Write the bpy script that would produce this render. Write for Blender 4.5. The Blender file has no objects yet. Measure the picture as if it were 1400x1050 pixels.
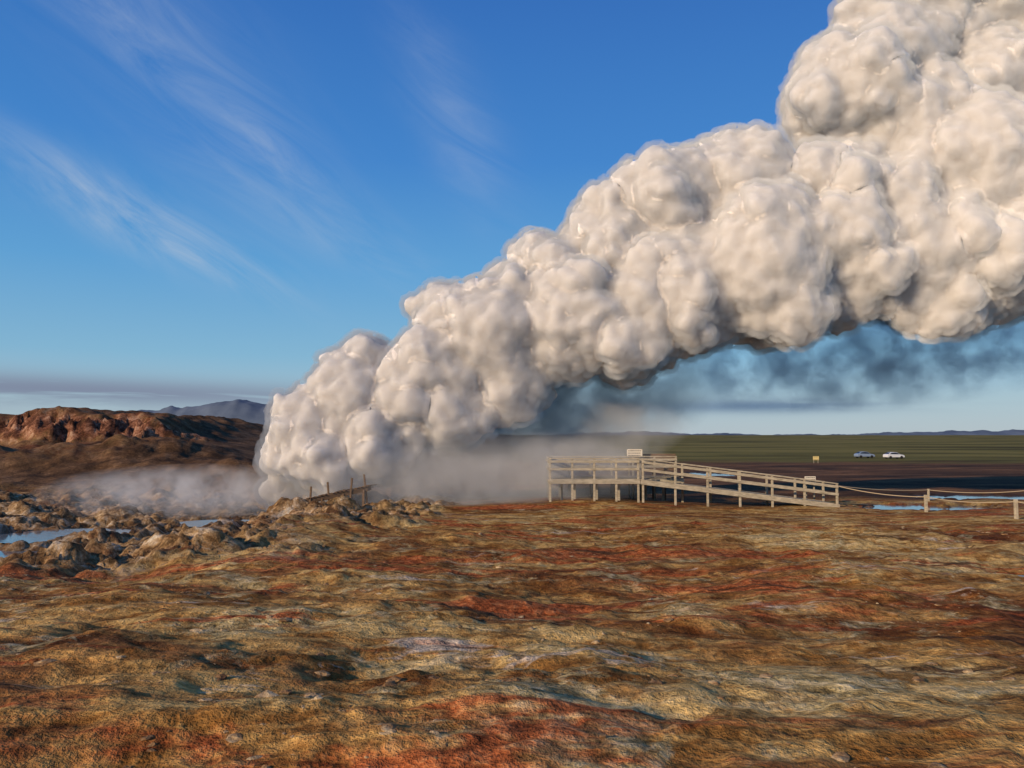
import bpy, bmesh, math, random
import numpy as np
from mathutils import Vector, Matrix
from mathutils import noise as mn
sc=bpy.context.scene
sc.view_settings.view_transform='Standard'; sc.view_settings.look='None'; sc.view_settings.exposure=0
rng=random.Random(3)
R_=math.radians

# ------------------------------------------------------------ helpers
def link(ob,parent=None):
    sc.collection.objects.link(ob)
    if parent: ob.parent=parent
    return ob
def empty(name,loc=(0,0,0)):
    e=bpy.data.objects.new(name,None); e.location=loc; sc.collection.objects.link(e); return e
_rs=np.random.RandomState(11); PERM=_rs.permutation(256)
PERM=np.concatenate([PERM,PERM,PERM])
G2=np.stack([np.cos(np.arange(256)*2.399),np.sin(np.arange(256)*2.399)],1)
def perlin2(x,y):
    xi=np.floor(x).astype(np.int64); yi=np.floor(y).astype(np.int64)
    xf=x-xi; yf=y-yi; u=xf*xf*xf*(xf*(xf*6-15)+10); v=yf*yf*yf*(yf*(yf*6-15)+10)
    def g(ix,iy,dx,dy):
        h=PERM[PERM[ix&255]+(iy&255)]; gr=G2[h]; return gr[...,0]*dx+gr[...,1]*dy
    a=g(xi,yi,xf,yf); b=g(xi+1,yi,xf-1,yf); c=g(xi,yi+1,xf,yf-1); d=g(xi+1,yi+1,xf-1,yf-1)
    return (a+(b-a)*u+((c+(d-c)*u)-(a+(b-a)*u))*v)*1.5
def fbm(x,y,s,oc=4,off=0.0):
    t=0;a=1;f=1.0/s
    for i in range(oc):
        t=t+a*perlin2(x*f+off+i*17.3,y*f+off*1.7+i*9.1); a*=.5; f*=2.03
    return t
def billow(x,y,s,oc=3,off=0.0):
    t=0;a=1;f=1.0/s
    for i in range(oc):
        t=t+a*np.abs(perlin2(x*f+off+i*13.7,y*f+off+i*5.1)); a*=.5; f*=2.1
    return t
def ss(a,b,x):
    t=np.clip((x-a)/(b-a),0,1); return t*t*(3-2*t)

# ------------------------------------------------------------ terrain height
PY=[-20,0,5,9,15,22,30,40,55,70,100,160,260,500,9000]
PZ=[2.5,2.4,2.0,1.7,1.15,.85,.5,.15,0,-.3,-.9,-1.4,-1.9,-2.2,-2.2]
PONDS=[(22.3,44.3,4.2,2.3,.0),(-19.5,35.5,2.6,2.2,-.35),(-16.6,26.6,2.2,1.1,.12),(24.5,100,3.6,6,-1.0),(31,52,5,3,-.08),(-11.6,31.5,1.5,1.1,-.1),(10.6,17.5,.7,.35,.98),(-14.5,40,1.8,1.4,-.3),(-12.2,23.5,1.0,.6,.35)]
def fields(x,y):
    x=np.asarray(x,float); y=np.asarray(y,float)
    P=np.interp(y,PY,PZ)
    wob=fbm(x,y,9,3,3.1)
    near=1-ss(60,110,y)
    edge=-7.5+2.2*wob-1.5*ss(30,16,y)
    hol=ss(edge,edge-5,x)*ss(16.5,23,y+2.0*fbm(x,y,5,2,8.8))*(1-ss(56,72,y))
    rock=np.clip(ss(-3.2+3*wob,-8.0+3*wob,x)*ss(15.5,20,y+2.5*wob)*(1-ss(60,74,y)),0,1)
    z=P-.8*hol
    z=z+near*(.26*fbm(x,y,11,3,1.0)+.10*fbm(x,y,3,3,2.0))*(.35+.65*ss(50,20,y))
    fgm=ss(40,28,y)*near
    crust=ss(-.25,.35,fbm(x,y,3.5,3,6.6))
    st=fbm(x*.6,y*1.2,2.4,5,14.)*3.2; fl=np.floor(st); st=fl+ss(.35,.65,st-fl)
    z=z+fgm*(.08*billow(x,y,1.1,4,4.2)*crust+.025*fbm(x,y,.55,3,5.0)+.034*st)
    lump=.62*(billow(x,y,2.6,4,7.7)-.42)+.22*(billow(x,y,.8,3,2.2)-.3)
    ter=fbm(x,y,3.2,4,21.); ter=np.round(ter*3)/3*.5
    z=z+rock*(lump+ter*.7)
    z=z+.5*np.exp(-((x+7.2)/2.6)**2-((y-27)/6)**2)+.5*np.exp(-((x+10.5)/2.5)**2-((y-38.5)/2.4)**2)
    z=z+.45*np.exp(-((x-4)/4.5)**2-((y-45)/5)**2)
    lf=ss(-8,-38,x+.12*(y-95))
    up=np.interp(y,[0,66,80,95,120,150,400,9000],[0,0,1.0,3.6,5.2,6.3,6.4,6.4])
    z=z+lf*up*(1+.08*fbm(x,y,22,4,9.))
    lava=lf*ss(140,170,y)*(1-ss(500,700,y))
    z=z+lava*.9*(billow(x,y,9,4,1.)-.4)
    yc=97+4.5*fbm(x,y*0,11,3,5.5)-((x+52)/12.)**2*2.2*(x<-52)
    yc=yc+1.6*fbm(x,y,4,4,4.)
    hx=ss(-35,-45,x+1.5*fbm(x,y,7,3,1.))
    top=6.35+.9*np.exp(-((x+56)/4.5)**2)+.4*fbm(x,y,7,4,12.)
    tt=(y-yc)/5.2+.5; tt=np.clip(tt,0,1)
    face=tt+.09*np.sin(tt*14+3*fbm(x,y,3,2,9.))*np.sin(tt*math.pi)
    talus=1.7+np.clip((y-82)/12,-2.0,1)*1.2+.6*fbm(x,y,5,4,3.)
    hill=talus*(1-face)+(top+.3*fbm(x,y,2.5,3,1.5))*face+np.sin(np.clip(face,0,1)*math.pi)*1.5*(billow(x,y,2.2,4,8.)-.4)
    back=1-ss(125,150,y)
    hm=hx*ss(72,84,y)
    z=z*(1-hm*back)+hill*hm*back
    cliff=hm*back*np.clip(1.35-np.abs(tt-.5)*2.4,0,1)*(y<106)
    mound=2.3*np.exp(-((x+37)/7.5)**2-((y-83)/7)**2)+1.5*np.exp(-((x+52)/9)**2-((y-78)/5)**2)+1.5*np.exp(-((x+25)/8)**2-((y-74)/5)**2)
    z=z+mound*(1+.25*fbm(x,y,3,4,2.))
    dm=np.clip(ss(60,70,y)*ss(-2,-16,x)*(1-cliff*1.3),0,1)
    wet=np.zeros_like(z)
    for (px,py,rx,ry,pz) in PONDS:
        d=np.sqrt(((x-px)/rx)**2+((y-py)/ry)**2)+.45*fbm(x,y,1.5,3,px)
        k=ss(1.25,.8,d); z=z*(1-k)+(pz-.2)*k; wet=np.maximum(wet,ss(1.6,.8,d))
    z=z+ss(400,1500,y)*1.5*fbm(x,y,400,3,2.)
    return z,rock,cliff,dm,wet,lava
def H(x,y): return float(fields(np.array([float(x)]),np.array([float(y)]))[0][0])

# ------------------------------------------------------------ node helpers
class NT:
    def __init__(s,name):
        s.m=bpy.data.materials.new(name); s.m.use_nodes=True; s.t=s.m.node_tree; s.n=s.t.nodes; s.l=s.t.links
        s.p=s.n["Principled BSDF"]; s.out=s.n["Material Output"]; s.p.inputs['Roughness'].default_value=.9; s.p.inputs['Specular IOR Level'].default_value=.2
        s.tc=s.n.new("ShaderNodeTexCoord").outputs['Object']
    def noise(s,scale,detail=4,rough=.55,dist=0,vec=None,sc3=None,out='Fac'):
        n=s.n.new("ShaderNodeTexNoise"); n.inputs['Scale'].default_value=scale; n.inputs['Detail'].default_value=detail; n.inputs['Roughness'].default_value=rough; n.inputs['Distortion'].default_value=dist
        v=vec or s.tc
        if sc3:
            mp=s.n.new("ShaderNodeMapping"); mp.inputs['Scale'].default_value=sc3; s.l.new(v,mp.inputs[0]); v=mp.outputs[0]
        s.l.new(v,n.inputs['Vector']); return n.outputs[out]
    def ramp(s,fac,stops,interp='LINEAR'):
        r=s.n.new("ShaderNodeValToRGB"); r.color_ramp.interpolation=interp; el=r.color_ramp.elements
        while len(el)<len(stops): el.new(.5)
        for e,(p,c) in zip(el,stops):
            e.position=p; e.color=(c,c,c,1) if not hasattr(c,'__len__') else (*c,1)
        s.l.new(fac,r.inputs[0]); return r.outputs[0]
    def mix(s,f,a,b,mode='MIX'):
        n=s.n.new("ShaderNodeMix"); n.data_type='RGBA'; n.blend_type=mode
        for i,v in ((0,f),(6,a),(7,b)):
            if isinstance(v,bpy.types.NodeSocket): s.l.new(v,n.inputs[i])
            elif i==0: n.inputs[i].default_value=v
            else: n.inputs[i].default_value=(*v,1) if hasattr(v,'__len__') else (v,v,v,1)
        return n.outputs[2]
    def math(s,op,a,b=0,c=None,clamp=False):
        n=s.n.new("ShaderNodeMath"); n.operation=op; n.use_clamp=clamp
        for i,v in enumerate((a,b) if c is None else (a,b,c)):
            if isinstance(v,bpy.types.NodeSocket): s.l.new(v,n.inputs[i])
            else: n.inputs[i].default_value=v
        return n.outputs[0]
    def attr(s,name):
        a=s.n.new("ShaderNodeAttribute"); a.attribute_name=name; return a.outputs['Fac']
    def bump(s,h,strength,dist,prev=None):
        b=s.n.new("ShaderNodeBump"); b.inputs['Strength'].default_value=strength; b.inputs['Distance'].default_value=dist
        s.l.new(h,b.inputs['Height'])
        if prev: s.l.new(prev,b.inputs['Normal'])
        return b.outputs[0]
    def col(s,c): s.l.new(c,s.p.inputs['Base Color'])
    def nor(s,c): s.l.new(c,s.p.inputs['Normal'])

# ------------------------------------------------------------ ground material
g=NT("geothermal_ground")
big=g.noise(.13,5,.6,.6); med=g.noise(1.1,5,.70,.4); fine=g.noise(5,5,.74); vfine=g.noise(17,3,.75)
streak=g.noise(.45,6,.70,1.0,sc3=(.6,1.5,1))
moss=g.ramp(g.mix(.5,big,streak),[(.38,(.14,.047,.016)),(.45,(.29,.13,.04)),(.51,(.49,.285,.088)),(.57,(.62,.42,.155)),(.66,(.70,.54,.30))])
moss2=g.mix(g.ramp(med,[(.42,0.0),(.54,1.)]),g.mix(1,moss,(.50,.39,.30),'MULTIPLY'),moss)
al=g.ramp(g.noise(.6,6,.75,.6),[(.54,0.),(.60,.6)])
moss3=g.mix(al,moss2,g.ramp(fine,[(.3,(.18,.14,.055)),(.5,(.43,.36,.17)),(.68,(.60,.52,.33))]))
pale=g.ramp(g.noise(.4,6,.76,.5,sc3=(.5,1.5,1)),[(.60,0.),(.66,.75)])
moss3=g.mix(pale,moss3,(.60,.51,.39))
rd=g.ramp(g.noise(.22,6,.70,.8,sc3=(.5,1.7,1)),[(.54,0.),(.59,.9)])
moss4=g.mix(rd,moss3,g.ramp(fine,[(.3,(.14,.027,.010)),(.52,(.37,.090,.027)),(.7,(.50,.21,.08))]))
dk=g.ramp(g.noise(.6,6,.74,1.0,sc3=(.4,1.8,1)),[(.57,0.),(.62,.88)])
moss5=g.mix(dk,moss4,(.09,.042,.019))
gran=g.ramp(fine,[(.34,.42),(.48,.9),(.64,1.28)])
gran2=g.ramp(vfine,[(.36,.72),(.5,1.0),(.64,1.2)])
base=g.mix(1,g.mix(1,moss5,gran,'MULTIPLY'),gran2,'MULTIPLY')
rk=g.ramp(g.noise(.8,7,.8,.8),[(.38,(.035,.022,.016)),(.46,(.14,.075,.034)),(.52,(.30,.19,.09)),(.58,(.44,.32,.20)),(.64,(.60,.54,.42)),(.72,(.40,.26,.12))])
rk=g.mix(1,rk,gran,'MULTIPLY')
base=g.mix(g.attr("rock"),base,rk)
de=g.ramp(g.noise(.12,6,.7,.5,sc3=(.5,1.2,1)),[(.38,(.04,.023,.015)),(.52,(.12,.06,.03)),(.64,(.26,.13,.06))])
de=g.mix(1,de,gran,'MULTIPLY')
base=g.mix(g.attr("earth"),base,de)
gp=g.ramp(g.noise(.02,6,.7,.4,sc3=(.35,1,1)),[(.38,(.06,.05,.014)),(.5,(.15,.13,.034)),(.6,(.21,.17,.05)),(.7,(.13,.085,.035))])
base=g.mix(g.attr("green"),base,gp)
base=g.mix(g.attr("lava"),base,g.ramp(g.noise(.25,5,.7),[(.4,(.012,.013,.015)),(.65,(.045,.043,.040))]))
dmm=g.ramp(g.noise(.35,7,.74,.3),[(.38,(.04,.024,.014)),(.5,(.095,.052,.026)),(.62,(.18,.105,.056))])
base=g.mix(g.attr("mound"),base,g.mix(1,dmm,gran,'MULTIPLY'))
cl=g.ramp(g.noise(.6,7,.8,.4),[(.40,(.035,.016,.010)),(.49,(.13,.053,.03)),(.56,(.28,.135,.078)),(.65,(.46,.30,.20))])
base=g.mix(g.attr("cliff"),base,cl)
base=g.mix(g.math('MULTIPLY',g.attr("wet"),.7),base,(.045,.03,.02))
g.col(base)
hsum=g.math('MULTIPLY_ADD',med,.9,g.math('MULTIPLY_ADD',fine,.7,g.math('MULTIPLY',vfine,.15)))
g.nor(g.bump(hsum,1.0,.095)); g.p.inputs['Specular IOR Level'].default_value=.06
rr=g.math('SUBTRACT',.95,g.math('MULTIPLY',g.attr("wet"),.5)); g.l.new(rr,g.p.inputs['Roughness'])

# ------------------------------------------------------------ ground mesh
NR,NC=1050,800
k=math.log(9000/2.6)/(NR-1)
yy=2.6*np.exp(k*np.arange(NR))-4.6
uu=np.linspace(-1,1,NC); uu=np.sign(uu)*(.5*np.abs(uu)+.5*np.abs(uu)**2.2)
W=1.1*(yy+6)+9
X=uu[None,:]*W[:,None]; Y=np.repeat(yy[:,None],NC,1)
z,rock,cliff,dm,wet,lava=fields(X,Y)
V=np.stack([X,Y,z],-1).reshape(-1,3).astype(np.float32)
idx=np.arange(NR*NC).reshape(NR,NC)
F=np.stack([idx[:-1,:-1],idx[:-1,1:],idx[1:,1:],idx[1:,:-1]],-1).reshape(-1,4)
me=bpy.data.meshes.new("ground")
me.vertices.add(len(V)); me.vertices.foreach_set("co",V.ravel())
me.loops.add(F.size); me.loops.foreach_set("vertex_index",F.ravel().astype(np.int32))
me.polygons.add(len(F)); me.polygons.foreach_set("loop_start",(np.arange(len(F))*4).astype(np.int32)); me.polygons.foreach_set("loop_total",np.full(len(F),4,np.int32))
me.update(calc_edges=True); me.polygons.foreach_set("use_smooth",np.ones(len(F),bool))
def at(name,a):
    t=me.attributes.new(name,'FLOAT','POINT'); t.data.foreach_set("value",a.ravel().astype(np.float32))
wob=fbm(X,Y,14,4,3.3)
earth=ss(47,54,Y+3*wob)*ss(6,14,X+4*wob)
earth=np.maximum(earth,.8*ss(41,44,Y+1.5*wob)*ss(2,5,X)*ss(1,.3,np.abs(X-9)/9))
green=ss(150,180,Y+.12*X+10*wob)*ss(-60,-20,X)
at("rock",rock*.9); at("cliff",np.clip(cliff*1.6,0,1)); at("mound",dm*(1-lava)); at("wet",wet); at("lava",np.clip(lava*1.3,0,1)); at("earth",np.clip(earth,0,1)); at("green",green)
ground=bpy.data.objects.new("ground",me); link(ground); me.materials.append(g.m)

# ------------------------------------------------------------ water
wm=NT("puddle_water"); wm.p.inputs['Base Color'].default_value=(.14,.17,.19,1); wm.p.inputs['Roughness'].default_value=.08; wm.p.inputs['Specular IOR Level'].default_value=.7
wm.nor(wm.bump(wm.noise(3,4),.2,.03))
for i,(px,py,rx,ry,pz) in enumerate(PONDS):
    bm=bmesh.new(); c=bm.verts.new((0,0,0)); vs=[bm.verts.new((rx*1.2*math.cos(a*math.pi/24),ry*1.2*math.sin(a*math.pi/24),0)) for a in range(48)]
    for a in range(48): bm.faces.new((c,vs[a],vs[(a+1)%48]))
    m=bpy.data.meshes.new("water_puddle"); bm.to_mesh(m); bm.free(); m.materials.append(wm.m)
    o=bpy.data.objects.new("water_puddle",m); o.location=(px,py,pz-.06); link(o)

# ------------------------------------------------------------ distant mountains
mm=NT("distant_mountain"); mm.col(mm.ramp(mm.noise(.004,8,.65),[(.35,(.06,.085,.13)),(.65,(.12,.155,.21))]))  # blue of the distance haze is painted into the hill colour
def ridge(name,pts,y0,depth,base=-20):
    xs=np.linspace(pts[0][0],pts[-1][0],260); hs=np.interp(xs,[p[0] for p in pts],[p[1] for p in pts])
    t=np.linspace(0,1,26); Xr=np.repeat(xs[None],26,0); Yr=y0+depth*t[:,None]+0*Xr
    prof=np.abs(np.sin(t*math.pi))**.7
    Z=base+(hs[None]-base)*prof[:,None]*(1+.10*fbm(Xr,Yr,260,4,1.)*(hs[None]>0))+10*prof[:,None]*fbm(Xr,Yr,120,4,5.)
    m=bpy.data.meshes.new(name); I=np.arange(26*260).reshape(26,260)
    Fq=np.stack([I[:-1,:-1],I[:-1,1:],I[1:,1:],I[1:,:-1]],-1).reshape(-1,4)
    m.from_pydata(np.stack([Xr,Yr,Z],-1).reshape(-1,3).tolist(),[],Fq.tolist()); m.polygons.foreach_set("use_smooth",np.ones(len(Fq),bool)); m.materials.append(mm.m)
    link(bpy.data.objects.new(name,m))
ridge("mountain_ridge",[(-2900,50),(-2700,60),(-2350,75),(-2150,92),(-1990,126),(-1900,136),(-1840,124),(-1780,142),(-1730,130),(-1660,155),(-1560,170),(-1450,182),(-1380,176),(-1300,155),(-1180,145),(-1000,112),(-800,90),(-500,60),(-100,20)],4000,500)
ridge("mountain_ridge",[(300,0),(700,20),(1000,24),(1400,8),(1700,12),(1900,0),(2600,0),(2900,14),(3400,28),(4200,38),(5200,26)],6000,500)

# ------------------------------------------------------------ rocks (one object) and foreground stones
rm=NT("rock"); 
rc=rm.ramp(rm.noise(.9,7,.75,.5),[(.38,(.035,.022,.015)),(.48,(.15,.085,.042)),(.56,(.32,.20,.10)),(.66,(.55,.45,.31))])
rm.col(rc); rm.nor(rm.bump(rm.noise(7,6,.75),1,.12))
def icos(sub):
    bm=bmesh.new(); bmesh.ops.create_icosphere(bm,subdivisions=sub,radius=1)
    v=np.array([x.co[:] for x in bm.verts]); f=np.array([[q.index for q in p.verts] for p in bm.faces]); bm.free(); return v,f
def templates(sub):
    tv,tf=icos(sub); out=[]
    for t in range(10):
        vv=[]
        for p in tv:
            p=Vector(p); d=1+.55*mn.noise(p*1.1+Vector((t*7,0,0)))+.28*mn.noise(p*2.9+Vector((0,t*5,0)))
            q=p*d
            for kx in range(4):
                nrm=Vector((math.sin(t*3+kx*2.1),math.cos(t*1.7+kx*1.3),math.sin(kx*2.7+t))).normalized()
                dd=q.dot(nrm)-.72
                if dd>0: q-=nrm*dd*.7
            vv.append(q[:])
        out.append(np.array(vv))
    return tv,tf,out
def scatter(name,cands,size,sub,mat,limit,sink=0.0,flat=(.4,.7)):
    tv,tf,temps=templates(sub); RV=[];RF=[];o=0
    for x,y,zc in cands[:limit]:
        s=size()
        T=temps[nr.randint(10)]*np.array([s*nr.uniform(.8,1.6),s*nr.uniform(.8,1.5),s*nr.uniform(*flat)])
        a=nr.uniform(0,6.28); ca,sa=math.cos(a),math.sin(a); T=T@np.array([[ca,sa,0],[-sa,ca,0],[0,0,1]])
        RV.append(T+np.array([x,y,zc-sink*s])); RF.append(tf+o); o+=len(tv)
    m=bpy.data.meshes.new(name); m.from_pydata(np.concatenate(RV).tolist(),[],np.concatenate(RF).tolist()); m.materials.append(mat)
    link(bpy.data.objects.new(name,m))
nr=np.random.RandomState(5)
xs_=nr.uniform(-34,-3,4000); ys_=nr.uniform(17,62,4000); f_=fields(xs_,ys_); c_=fbm(xs_,ys_,4,2,30.)
ok=(nr.rand(4000)<f_[1]*.9)&(f_[4]<.4)&(c_>-.05)
scatter("rocks",list(zip(xs_[ok],ys_[ok],f_[0][ok])),lambda:.05+.26*nr.rand()**4,3,rm.m,300,.1)
n_=9000; ys_=4+36*nr.rand(n_)**1.3; xs_=nr.uniform(-1,1,n_)*(ys_*.75+3); f_=fields(xs_,ys_); c_=fbm(xs_,ys_,2.6,3,50.)
ok=(c_>.12)&(f_[4]<.3)
sm_=NT("stone"); sm_.col(sm_.ramp(sm_.noise(2.5,6,.75),[(.38,(.07,.035,.018)),(.5,(.26,.15,.065)),(.62,(.50,.38,.22))])); sm_.nor(sm_.bump(sm_.noise(20,4,.7),.8,.03))
scatter("stones",list(zip(xs_[ok],ys_[ok],f_[0][ok])),lambda:.014+.055*nr.rand()**4,2,sm_.m,2200,.15,(.35,.7))

# ------------------------------------------------------------ wood
def wood(name,c0,c1):
    w=NT(name); a=w.noise(3,6,.65,.3,sc3=(1,1,4)); 
    w.col(w.ramp(a,[(.3,c0),(.7,c1)])); w.nor(w.bump(w.noise(22,4),.3,.01)); w.p.inputs['Roughness'].default_value=.75; return w.m
WOOD=wood("weathered_wood",(.21,.18,.125),(.48,.42,.31))
WOODD=wood("dark_wood",(.08,.05,.03),(.18,.115,.07))
def beam(bm,a,b,w,h):
    a=Vector(a); b=Vector(b); d=(b-a); L=d.length; d.normalize()
    up=Vector((0,0,1)) if abs(d.z)<.9 else Vector((0,1,0))
    s=d.cross(up).normalized(); u=s.cross(d).normalized()
    vs=[bm.verts.new(p+s*(i*w/2)+u*(j*h/2)) for p in (a,b) for i,j in ((-1,-1),(1,-1),(1,1),(-1,1))]
    for q in ((0,1,2,3),(7,6,5,4),(0,4,5,1),(1,5,6,2),(2,6,7,3),(3,7,4,0)): bm.faces.new([vs[t] for t in q])
def finish(bm,name,mat,parent,bev=.008):
    bmesh.ops.recalc_face_normals(bm,faces=bm.faces)
    m=bpy.data.meshes.new(name); bm.to_mesh(m); bm.free(); m.materials.append(getattr(mat,'m',mat)); ob=bpy.data.objects.new(name,m); link(ob,parent)
    if bev: 
        b=ob.modifiers.new("bevel",'BEVEL'); b.width=bev; b.segments=1
    return ob
plat=empty("wooden_viewing_platform")
DZ=1.62
bmR=bmesh.new(); bmD=bmesh.new(); bmP=bmesh.new()
def railing(bm,a,b,n):
    a=Vector(a); b=Vector(b)
    for i in range(n+1):
        p=a.lerp(b,i/n); zz=H(p.x,p.y)-.15
        beam(bm,(p.x,p.y,zz),(p.x,p.y,p.z+1.06),.11,.11)
    for hh,w_,h_ in ((1.1,.17,.06),(.93,.045,.13),(.53,.045,.14)):
        off=Vector((0,0,hh))
        dd=(b-a).normalized(); s=dd.cross(Vector((0,0,1))).normalized()*(.08 if w_<.1 else 0)
        beam(bm,a+off+s-dd*.06,b+off+s+dd*.06,w_,h_)
PX0,PX1,YF,YB=2.05,6.75,43.2,46.8
railing(bmR,(PX0,YF,DZ),(PX1,YF,DZ),4)
railing(bmR,(PX0,YB,DZ),(PX0,YF+.25,DZ),3)
railing(bmR,(PX0,YB,DZ),(9.5,YB,DZ),6)
RX1=17.35; RZ=.28
railing(bmR,(PX1+.25,YF,DZ-.03),(RX1,YF,RZ),6)
railing(bmR,(9.5,YF+1.9,DZ-.35),(RX1,YF+1.9,RZ),5)
beam(bmP,(PX0-.05,YF-.085,DZ-.13),(PX1+.1,YF-.085,DZ-.13),.05,.24)
beam(bmP,(PX1+.12,YF-.09,DZ-.15),(RX1+.1,YF-.09,RZ-.12),.05,.26)
beam(bmP,(PX1+.12,YF+1.98,DZ-.15),(RX1+.1,YF+1.98,RZ-.12),.05,.26)
beam(bmP,(PX0-.085,YB,DZ-.13),(PX0-.085,YF,DZ-.13),.05,.24)
for yj in (44.1,45.,45.9): beam(bmP,(PX0,yj,DZ-.16),(9.4,yj,DZ-.16),.06,.18)
x=PX0
while x<9.45:
    y1=YF-.03 if x<PX1+.1 else YF+2.05
    beam(bmD,(x+.065,y1,DZ-.02),(x+.065,YB+.05,DZ-.02),.125,.04); x+=.14
L=RX1-PX1-.2; nn=int(L/.14)
for i in range(nn):
    xx=PX1+.27+i*.14; zz=DZ+(RZ-DZ)*((xx-PX1)/(RX1-PX1))-.02
    beam(bmD,(xx,YF-.04,zz),(xx,YF+1.95,zz),.12,.04)
for px_ in (2.7,3.4,4.6,5.8,7.6,8.6):
    for py_ in (43.9,46.0):
        if px_>7 and py_<45: continue
        beam(bmP,(px_,py_,H(px_,py_)-.2),(px_,py_,DZ-.05),.12,.12)
finish(bmR,"railing",WOOD,plat); finish(bmD,"deck_planks",WOOD,plat,0); finish(bmP,"support_frame",WOOD,plat)
bm=bmesh.new()
for xx in (6.9,7.6,8.3,9.0,9.6): beam(bm,(xx,47.6,H(xx,47.6)-.1),(xx,47.6,2.85),.1,.1)
for hh in (2.8,2.6,2.4,2.2,1.95): beam(bm,(6.85,47.53,hh),(9.65,47.53,hh),.04,.13)
finish(bm,"back_fence",WOODD,plat)

# signs -------------------------------------------------------
SW=NT("sign_white"); SW.p.inputs['Base Color'].default_value=(.62,.56,.45,1)
SD=NT("sign_print"); SD.p.inputs['Base Color'].default_value=(.05,.04,.04,1)
SY=NT("sign_yellow"); SY.p.inputs['Base Color'].default_value=(.6,.48,.2,1)
def sign(name,x,y,z0,z1,w,h,matb,tilt=0,lines=3):
    e=empty(name,(x,y,0)); 
    bm=bmesh.new(); beam(bm,(-w*.36,.05,z0),(-w*.36,.05,z1),.07,.07); beam(bm,(w*.36,.05,z0),(w*.36,.05,z1),.07,.07); finish(bm,"posts",WOOD,e)
    bm=bmesh.new(); beam(bm,(-w/2,0,z1-h/2),(w/2,0,z1-h/2),.03,h); finish(bm,"board",matb,e)
    bm=bmesh.new(); r=random.Random(len(name)+int(x*10))
    for i in range(lines):
        zz=z1-h*(.2+.6*i/max(1,lines-1)); xx=-w*.42
        while xx<w*.36:
            l=r.uniform(.04,.13)*w; beam(bm,(xx,-.018,zz),(min(xx+l,w*.42),-.018,zz),.006,h*.1); xx+=l+.03*w
    finish(bm,"lettering",SD,e,0); return e
sign("information_sign",7.15,47.0,H(7.15,47)-.1,3.14,.9,.45,SW.m)
sign("information_board",16.75,45.4,H(16.75,45.4)-.1,1.65,.62,.36,SW.m)
sign("parking_sign",56.5,150,H(56.5,150)-.2,-.05,1.1,.7,SY.m,lines=2)

# rope barrier -------------------------------------------------
rope=empty("rope_barrier")
ROPE=NT("rope"); ROPE.p.inputs['Base Color'].default_value=(.38,.30,.2,1)
posts=[(17.5,43.4),(20.6,40.3),(21.9,35.2),(23.5,30.5)]
bm=bmesh.new()
for x,y in posts[1:]:
    z0=H(x,y); beam(bm,(x,y,z0-.2),(x,y,z0+.85),.13,.13)
for x,y in [(24.5,47.6),(29.5,46.4),(34,45.2)]:
    z0=H(x,y); beam(bm,(x,y,z0-.2),(x,y,z0+.72),.1,.1)
finish(bm,"posts",WOOD,rope)
def ropec(a,b,sag):
    cu=bpy.data.curves.new("rope_line",'CURVE'); cu.dimensions='3D'; cu.bevel_depth=.022; sp=cu.splines.new('POLY'); sp.points.add(16)
    for i in range(17):
        t=i/16; p=Vector(a).lerp(Vector(b),t); p.z-=sag*4*t*(1-t); sp.points[i].co=(*p,1)
    cu.materials.append(ROPE.m); o=bpy.data.objects.new("rope_line",cu); link(o,rope)
P=[(x,y,H(x,y)+.75) for x,y in posts]; P[0]=(17.4,43.2,1.25)
for a,b in zip(P[:-1],P[1:]): ropec(a,b,.14)
Q=[(17.4,45.1,1.25)]+[(x,y,H(x,y)+.66) for x,y in [(24.5,47.6),(29.5,46.4),(34,45.2)]]
for a,b in zip(Q[:-1],Q[1:]): ropec(a,b,.15)

# collapsed boardwalk near the vent ------------------------------
cb=empty("collapsed_boardwalk"); bm=bmesh.new()
a=Vector((-11.6,41.0,.35)); b=Vector((-7.6,42.6,1.15))
for i in range(3): beam(bm,a+Vector((0,i*.5,-.02*i)),b+Vector((0,i*.5,0.0)),.09,.26)
for i in range(22):
    if i in (4,5,11,16,17): continue
    p=a.lerp(b,i/21)+Vector((0,-.1,.16)); beam(bm,p,p+Vector((.2,1.4,rng.uniform(-.15,.05))),.17,.04)
for t,lx in ((.55,-.15),(.78,.12),(1.0,-.2),(.3,.1)):
    p=a.lerp(b,t); beam(bm,p+Vector((0,0,-1)),p+Vector((lx,0,.75)),.09,.09)
for t in (.0,.2,.45,.7,.95):
    p=a.lerp(b,t); beam(bm,p+Vector((0,0,-1.2)),p,.12,.12)
finish(bm,"planks_and_posts",WOODD,cb)

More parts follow.
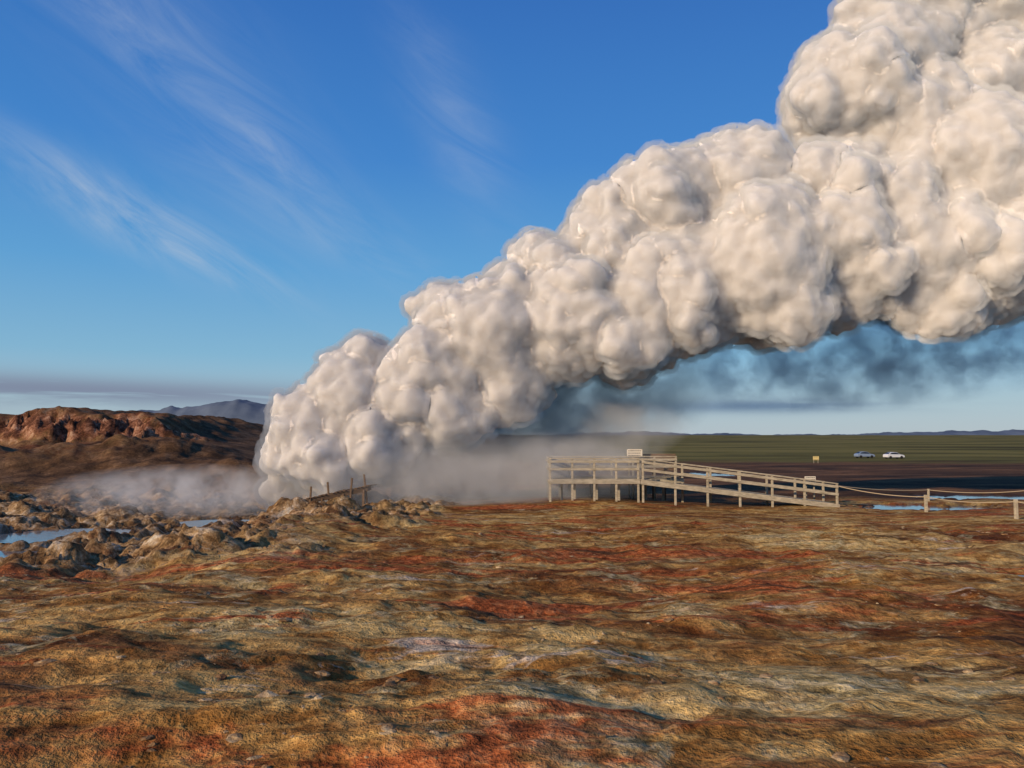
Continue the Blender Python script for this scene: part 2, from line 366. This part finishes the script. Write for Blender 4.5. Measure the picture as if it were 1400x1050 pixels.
# ------------------------------------------------------------ cars
GL=NT("car_glass"); GL.p.inputs['Base Color'].default_value=(.02,.025,.03,1); GL.p.inputs['Roughness'].default_value=.1; GL.p.inputs['Specular IOR Level'].default_value=.6
TY=NT("tyre"); TY.p.inputs['Base Color'].default_value=(.02,.02,.02,1)
def car(x,y,colr,ang):
    e=empty("parked_car",(x,y,H(x,y)+.02)); e.rotation_euler=(0,0,ang)
    pm=NT("car_paint"); pm.p.inputs['Base Color'].default_value=(*colr,1); pm.p.inputs['Roughness'].default_value=.3; pm.p.inputs['Specular IOR Level'].default_value=.6
    prof=[(-2.15,.35),(-2.2,.75),(-2.05,.98),(-1.75,1.05),(-1.2,1.42),(-.3,1.5),(.45,1.42),(1.05,1.0),(1.85,.88),(2.15,.7),(2.2,.35)]
    bm=bmesh.new(); rings=[]
    for s_ in (-.86,-.8,.8,.86):
        ins=.0 if abs(s_)<.82 else .06
        rings.append([bm.verts.new((px_*(1-ins*.4),s_*(1-(.18 if pz_>1.1 else 0)),pz_-(ins if pz_>.5 else 0))) for px_,pz_ in prof])
    for r0,r1 in zip(rings[:-1],rings[1:]):
        for i in range(len(prof)-1): bm.faces.new((r0[i],r0[i+1],r1[i+1],r1[i]))
        bm.faces.new((r0[-1],r0[0],r1[0],r1[-1]))
    bm.faces.new(rings[0]); bm.faces.new(rings[-1][::-1]); finish(bm,"body",pm.m,e,.03)
    bm=bmesh.new()
    for s_ in (-1,1):
        q=[(-1.55,1.06),(-1.12,1.35),(-.3,1.42),(.38,1.35),(.85,1.03)]
        vs=[bm.verts.new((a_,s_*(.875 if b_<1.1 else .735),b_)) for a_,b_ in q]; bm.faces.new(vs)
    vs=[bm.verts.new(p) for p in ((.52,-.62,1.40),(.52,.62,1.40),(1.04,.76,1.04),(1.04,-.76,1.04))]; bm.faces.new(vs)
    vs=[bm.verts.new(p) for p in ((-1.25,-.62,1.41),(-1.25,.62,1.41),(-1.75,.76,1.09),(-1.75,-.76,1.09))]; bm.faces.new(vs)
    finish(bm,"windows",GL.m,e,0)
    bm=bmesh.new()
    for wx in (-1.35,1.35):
        for wy in (-.82,.82):
            bmesh.ops.create_cone(bm,cap_ends=True,segments=20,radius1=.33,radius2=.33,depth=.22,matrix=Matrix.Translation((wx,wy,.33))@Matrix.Rotation(math.pi/2,4,'X'))
    finish(bm,"wheels",TY.m,e,.02)
car(86.6,183,(.62,.63,.65),.15); car(83,190,(.20,.26,.36),.1)

# ------------------------------------------------------------ steam
steam=empty("steam_plume")
PUFFS=[(-13.2,46,.8,.95),(-12.6,46,2.7,1.75),(-11.5,46,4.6,2.3),(-10.5,45.5,2.5,2.2),(-9.2,46,6.3,2.4),(-8.6,46.5,8.2,1.7),(-7.5,46,3.75,2.5),(-5.9,46,6.3,2.4),(-3.6,46.5,10.6,2.2),(-4.2,46,7.9,2.6),(-3.35,46,5.4,2.4),(-.85,46,9.6,3.2),(0,46.5,11.7,2.4),(2.5,47,13.6,2.5),(3.35,46,10.4,3.5),(0,46,7.1,2.3),(5.9,47,15,3.4),(6.7,46,10.9,3.7),(9.6,47,17.1,3.8),(10.5,46,12.5,4.0),(13.4,47,18.2,3.8),(14.2,45.5,13.8,4.7),(17.2,47,17.4,3.6),(18.9,46,14.2,4.1),(20.9,47,17.6,4.2),(23,46,14.4,4.2),(20.1,47,24.3,3.6),(23,48,26.8,3.8),(23.4,47,22.0,3.8),(26.8,46,19.2,4.6),(28,46,14.6,4.2),(29.3,48,24.7,4.2),(33,46,19,5.2),(34,48,27,5),(25,49,30,4),(30,49,31,4.5)]
IV,IF=icos(2); IV3,IF3=icos(3)
def rdir():
    while True:
        v=Vector((rng.uniform(-1,1),rng.uniform(-1,1),rng.uniform(-1,1)))
        if .1<v.length<1: return v.normalized()
S=[]
for x,y,z_,R in PUFFS:
    S.append((x,y,z_,R*.96))
    for i in range(26):
        d=rdir(); r1=R*rng.uniform(.16,.48); p=Vector((x,y,z_))+d*R*.70
        S.append((*p,r1))
        for j in range(7):
            d2=(rdir()+d*.6).normalized(); r2=r1*rng.uniform(.25,.5); q=p+d2*r1*.80
            S.append((*q,r2))
VV=[];FF=[];o=0
for x,y,z_,R in S:
    if R<.2: continue
    a,b=(IV3,IF3) if R>1 else (IV,IF)
    VV.append(a*R+np.array([x,y,z_])); FF.append(b+o); o+=len(a)
VV=np.concatenate(VV);FF=np.concatenate(FF)
sme=bpy.data.meshes.new("steam_billows"); sme.from_pydata(VV.tolist(),[],FF.tolist())
tmp=bpy.data.objects.new("steam_tmp",sme); link(tmp)
md=tmp.modifiers.new("r",'REMESH'); md.mode='VOXEL'; md.voxel_size=.16; md.use_smooth_shade=True
def disp(ob,st_,sc_,ml,depth=2):
    t=bpy.data.textures.new("billow",'CLOUDS'); t.noise_scale=sc_; t.noise_depth=depth
    d=ob.modifiers.new("d",'DISPLACE'); d.texture=t; d.strength=st_; d.mid_level=ml; d.texture_coords='GLOBAL'
disp(tmp,1.5,2.6,.5); disp(tmp,.75,.8,.5,3)
sm=tmp.modifiers.new("smooth",'SMOOTH'); sm.iterations=4; sm.factor=.5
bpy.context.view_layer.update()
ev=tmp.evaluated_get(bpy.context.evaluated_depsgraph_get()); baked=bpy.data.meshes.new_from_object(ev)
bpy.data.objects.remove(tmp)
def vmat(name,dens,g_,col=(1,1,1)):
    m=bpy.data.materials.new(name); m.use_nodes=True; n=m.node_tree; n.nodes.clear()
    o=n.nodes.new("ShaderNodeOutputMaterial"); v=n.nodes.new("ShaderNodeVolumeScatter"); v.inputs['Color'].default_value=(*col,1); v.inputs['Density'].default_value=dens; v.inputs['Anisotropy'].default_value=g_
    n.links.new(v.outputs[0],o.inputs['Volume']); return m,v
cm=NT("steam_core"); cm.p.inputs['Base Color'].default_value=(.66,.615,.57,1); cm.p.inputs['Roughness'].default_value=1; cm.p.inputs['Specular IOR Level'].default_value=0  # steam itself is white; warm scattered sunlight is tinted into this colour
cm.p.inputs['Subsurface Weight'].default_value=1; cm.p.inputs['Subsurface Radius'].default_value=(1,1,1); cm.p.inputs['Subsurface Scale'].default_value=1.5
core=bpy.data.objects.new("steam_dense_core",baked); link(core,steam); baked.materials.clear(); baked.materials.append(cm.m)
# thin vapour skin around the dense core
skin=baked.copy(); skin.materials.clear(); skin.materials.append(vmat("steam_skin_vapour",.75,-.6)[0])
so_=bpy.data.objects.new("steam_vapour_skin",skin); link(so_,steam)
disp(so_,.40,.4,0.0,2); d=so_.modifiers.new("o",'DISPLACE'); d.strength=.12; d.mid_level=0
def haze(name,loc,rad,dens,scale,lo,hi,rot=0,seed=0,col=(1,1,1)):
    m,v=vmat(name+"_vapour",1,-.2,col); n=m.node_tree; N=n.nodes; Lk=n.links
    m.cycles.volume_step_rate=6.0
    tc=N.new("ShaderNodeTexCoord"); ln=N.new("ShaderNodeVectorMath"); ln.operation='LENGTH'; Lk.new(tc.outputs['Object'],ln.inputs[0])
    mr=N.new("ShaderNodeMapRange"); mr.inputs[1].default_value=1; mr.inputs[2].default_value=.35; Lk.new(ln.outputs['Value'],mr.inputs[0])
    mp=N.new("ShaderNodeMapping"); mp.inputs['Scale'].default_value=tuple(r/scale for r in rad); mp.inputs['Location'].default_value=(seed,seed*2,0); Lk.new(tc.outputs['Object'],mp.inputs[0])
    no=N.new("ShaderNodeTexNoise"); no.inputs['Scale'].default_value=1; no.inputs['Detail'].default_value=3; no.inputs['Roughness'].default_value=.6; no.inputs['Distortion'].default_value=0; Lk.new(mp.outputs[0],no.inputs['Vector'])
    m2=N.new("ShaderNodeMapRange"); m2.inputs[1].default_value=lo; m2.inputs[2].default_value=hi; Lk.new(no.outputs['Fac'],m2.inputs[0])
    a=N.new("ShaderNodeMath"); a.operation='MULTIPLY'; Lk.new(mr.outputs[0],a.inputs[0]); Lk.new(m2.outputs[0],a.inputs[1])
    b=N.new("ShaderNodeMath"); b.operation='MULTIPLY'; Lk.new(a.outputs[0],b.inputs[0]); b.inputs[1].default_value=dens; Lk.new(b.outputs[0],v.inputs['Density'])
    me=bpy.data.meshes.new(name); me.from_pydata(IV3.tolist(),[],IF3.tolist()); me.materials.append(m)
    ob=bpy.data.objects.new(name,me); ob.location=loc; ob.scale=rad; ob.rotation_euler=(0,rot,0); link(ob,steam)
haze("steam_shadow_drift",(1,50.5,4.6),(13,3.8,5.2),1.0,2.3,.33,.62,R_(-16),1)
haze("steam_under_drift",(27,58,10.2),(20,3,4.6),1.05,2.2,.42,.66,R_(-5),4,(1,.95,.88))
haze("steam_ground_drift",(-3,44.6,1.5),(12.5,3.2,2.6),.75,2.0,.3,.7,R_(-4),7)
haze("steam_hollow_drift",(-18,46,.7),(9,6,1.7),.55,1.6,.42,.7,0,9)

# ------------------------------------------------------------ camera, sun, world
cam=bpy.data.cameras.new("camera"); co=bpy.data.objects.new("camera",cam); sc.collection.objects.link(co)
co.location=(0,0,4); co.rotation_euler=(R_(90+3.59),0,0); cam.sensor_width=36; cam.lens=36*1099/1400; cam.clip_end=30000; sc.camera=co
EL=18.5; ROT=228
s=bpy.data.lights.new("sun",'SUN'); so=bpy.data.objects.new("sun",s); sc.collection.objects.link(so)
e=R_(EL); r=R_(ROT); sd=Vector((math.sin(r)*math.cos(e),math.cos(r)*math.cos(e),math.sin(e)))
so.rotation_euler=(-sd).to_track_quat('-Z','Y').to_euler(); s.energy=5; s.angle=R_(.5); s.color=(1,.77,.53)
w=bpy.data.worlds.new("World"); sc.world=w; w.use_nodes=True
nt=w.node_tree; N=nt.nodes; Lk=nt.links; bg=N["Background"]; sky=N.new("ShaderNodeTexSky"); sky.sky_type='NISHITA'; sky.sun_disc=False
sky.sun_elevation=e; sky.sun_rotation=r; sky.ozone_density=3; sky.dust_density=.3
bg.inputs[1].default_value=.1
def M(op,a,b=0,cl=False):
    n=N.new("ShaderNodeMath"); n.operation=op; n.use_clamp=cl
    for i,v in enumerate((a,b)):
        if isinstance(v,bpy.types.NodeSocket): Lk.new(v,n.inputs[i])
        else: n.inputs[i].default_value=v
    return n.outputs[0]
def MX(f,a,b):
    n=N.new("ShaderNodeMix"); n.data_type='RGBA'
    for i,v in ((0,f),(6,a),(7,b)):
        if isinstance(v,bpy.types.NodeSocket): Lk.new(v,n.inputs[i])
        elif i==0: n.inputs[0].default_value=v
        else: n.inputs[i].default_value=(*v,1)
    return n.outputs[2]
tc=N.new("ShaderNodeTexCoord"); sp=N.new("ShaderNodeSeparateXYZ"); Lk.new(tc.outputs['Generated'],sp.inputs[0])
dx,dy,dz=sp.outputs
el=M('ARCSINE',dz); az=M('ARCTAN2',dx,dy)
rp=N.new("ShaderNodeValToRGB"); Lk.new(M('DIVIDE',el,R_(45),True),rp.inputs[0])
cols=[(0,(.42,.51,.58)),(.05,(.36,.51,.61)),(.12,(.22,.46,.66)),(.25,(.11,.36,.68)),(.42,(.05,.235,.62)),(.68,(.030,.15,.50)),(1,(.022,.11,.38))]
er=rp.color_ramp.elements
while len(er)<len(cols): er.new(.5)
for q,(p,c_) in zip(er,cols): q.position=p; q.color=(*c_,1)
sc10=N.new("ShaderNodeVectorMath"); sc10.operation='SCALE'; Lk.new(rp.outputs[0],sc10.inputs[0]); sc10.inputs['Scale'].default_value=10
skyc=MX(.88,sky.outputs[0],sc10.outputs[0])
def cn(scale,det,ro,sx,sy,rot,dist=0.5,off=0):
    cb_=N.new("ShaderNodeCombineXYZ"); 
    c0,s0=math.cos(rot),math.sin(rot)
    u=M('ADD',M('MULTIPLY',az,c0*sx),M('MULTIPLY',el,s0*sx)); v=M('ADD',M('MULTIPLY',az,-s0*sy),M('MULTIPLY',el,c0*sy))
    Lk.new(u,cb_.inputs[0]); Lk.new(v,cb_.inputs[1]); cb_.inputs[2].default_value=off
    n=N.new("ShaderNodeTexNoise"); n.inputs['Scale'].default_value=scale; n.inputs['Detail'].default_value=det; n.inputs['Roughness'].default_value=ro; n.inputs['Distortion'].default_value=dist; Lk.new(cb_.outputs[0],n.inputs['Vector']); return n.outputs['Fac']
def blob(px,py,L,Wd,rot):
    a0=math.atan((px-700)/1099); e0=(594-py)/1099; c0,s0=math.cos(rot),math.sin(rot)
    da=M('SUBTRACT',az,a0); de=M('SUBTRACT',el,e0)
    u=M('DIVIDE',M('ADD',M('MULTIPLY',da,c0),M('MULTIPLY',de,s0)),L/1099); v=M('DIVIDE',M('ADD',M('MULTIPLY',da,-s0),M('MULTIPLY',de,c0)),Wd/1099)
    return M('POWER',2.718,M('MULTIPLY',M('ADD',M('MULTIPLY',u,u),M('MULTIPLY',v,v)),-1))
tot=None
for (px,py,L,Wd,rt,amp) in [(250,150,260,42,-36,.38),(370,230,50,20,-35,.5),(215,350,140,28,-22,1.2),(620,180,120,45,-60,.45),(110,290,170,24,-20,.5),(400,310,170,34,-25,.45),(100,50,260,80,-35,.3)]:
    b_=M('MULTIPLY',blob(px,py,L,Wd,R_(rt)),amp); tot=b_ if tot is None else M('ADD',tot,b_)
st=cn(1,6,.65,4,17,R_(-32),1.3)
stm=M('MULTIPLY',M('SUBTRACT',st,.33),2.6,True)
skyc=MX(M('MULTIPLY',M('MULTIPLY',tot,stm),.56,True),skyc,(5.0,5.7,6.6))
hn=cn(1,5,.6,3,45,R_(-1),.6,2)
band=M('MULTIPLY',blob(60,540,520,18,R_(-1)),M('MULTIPLY',M('SUBTRACT',hn,.28),6,True))
skyc=MX(M('MULTIPLY',band,.95,True),skyc,(2.1,2.5,3.5))
band2=M('MULTIPLY',blob(1040,557,150,9,0),M('MULTIPLY',M('SUBTRACT',hn,.3),5,True))
skyc=MX(M('MULTIPLY',band2,.9,True),skyc,(1.4,2.2,3.4))
Lk.new(skyc,bg.inputs[0])
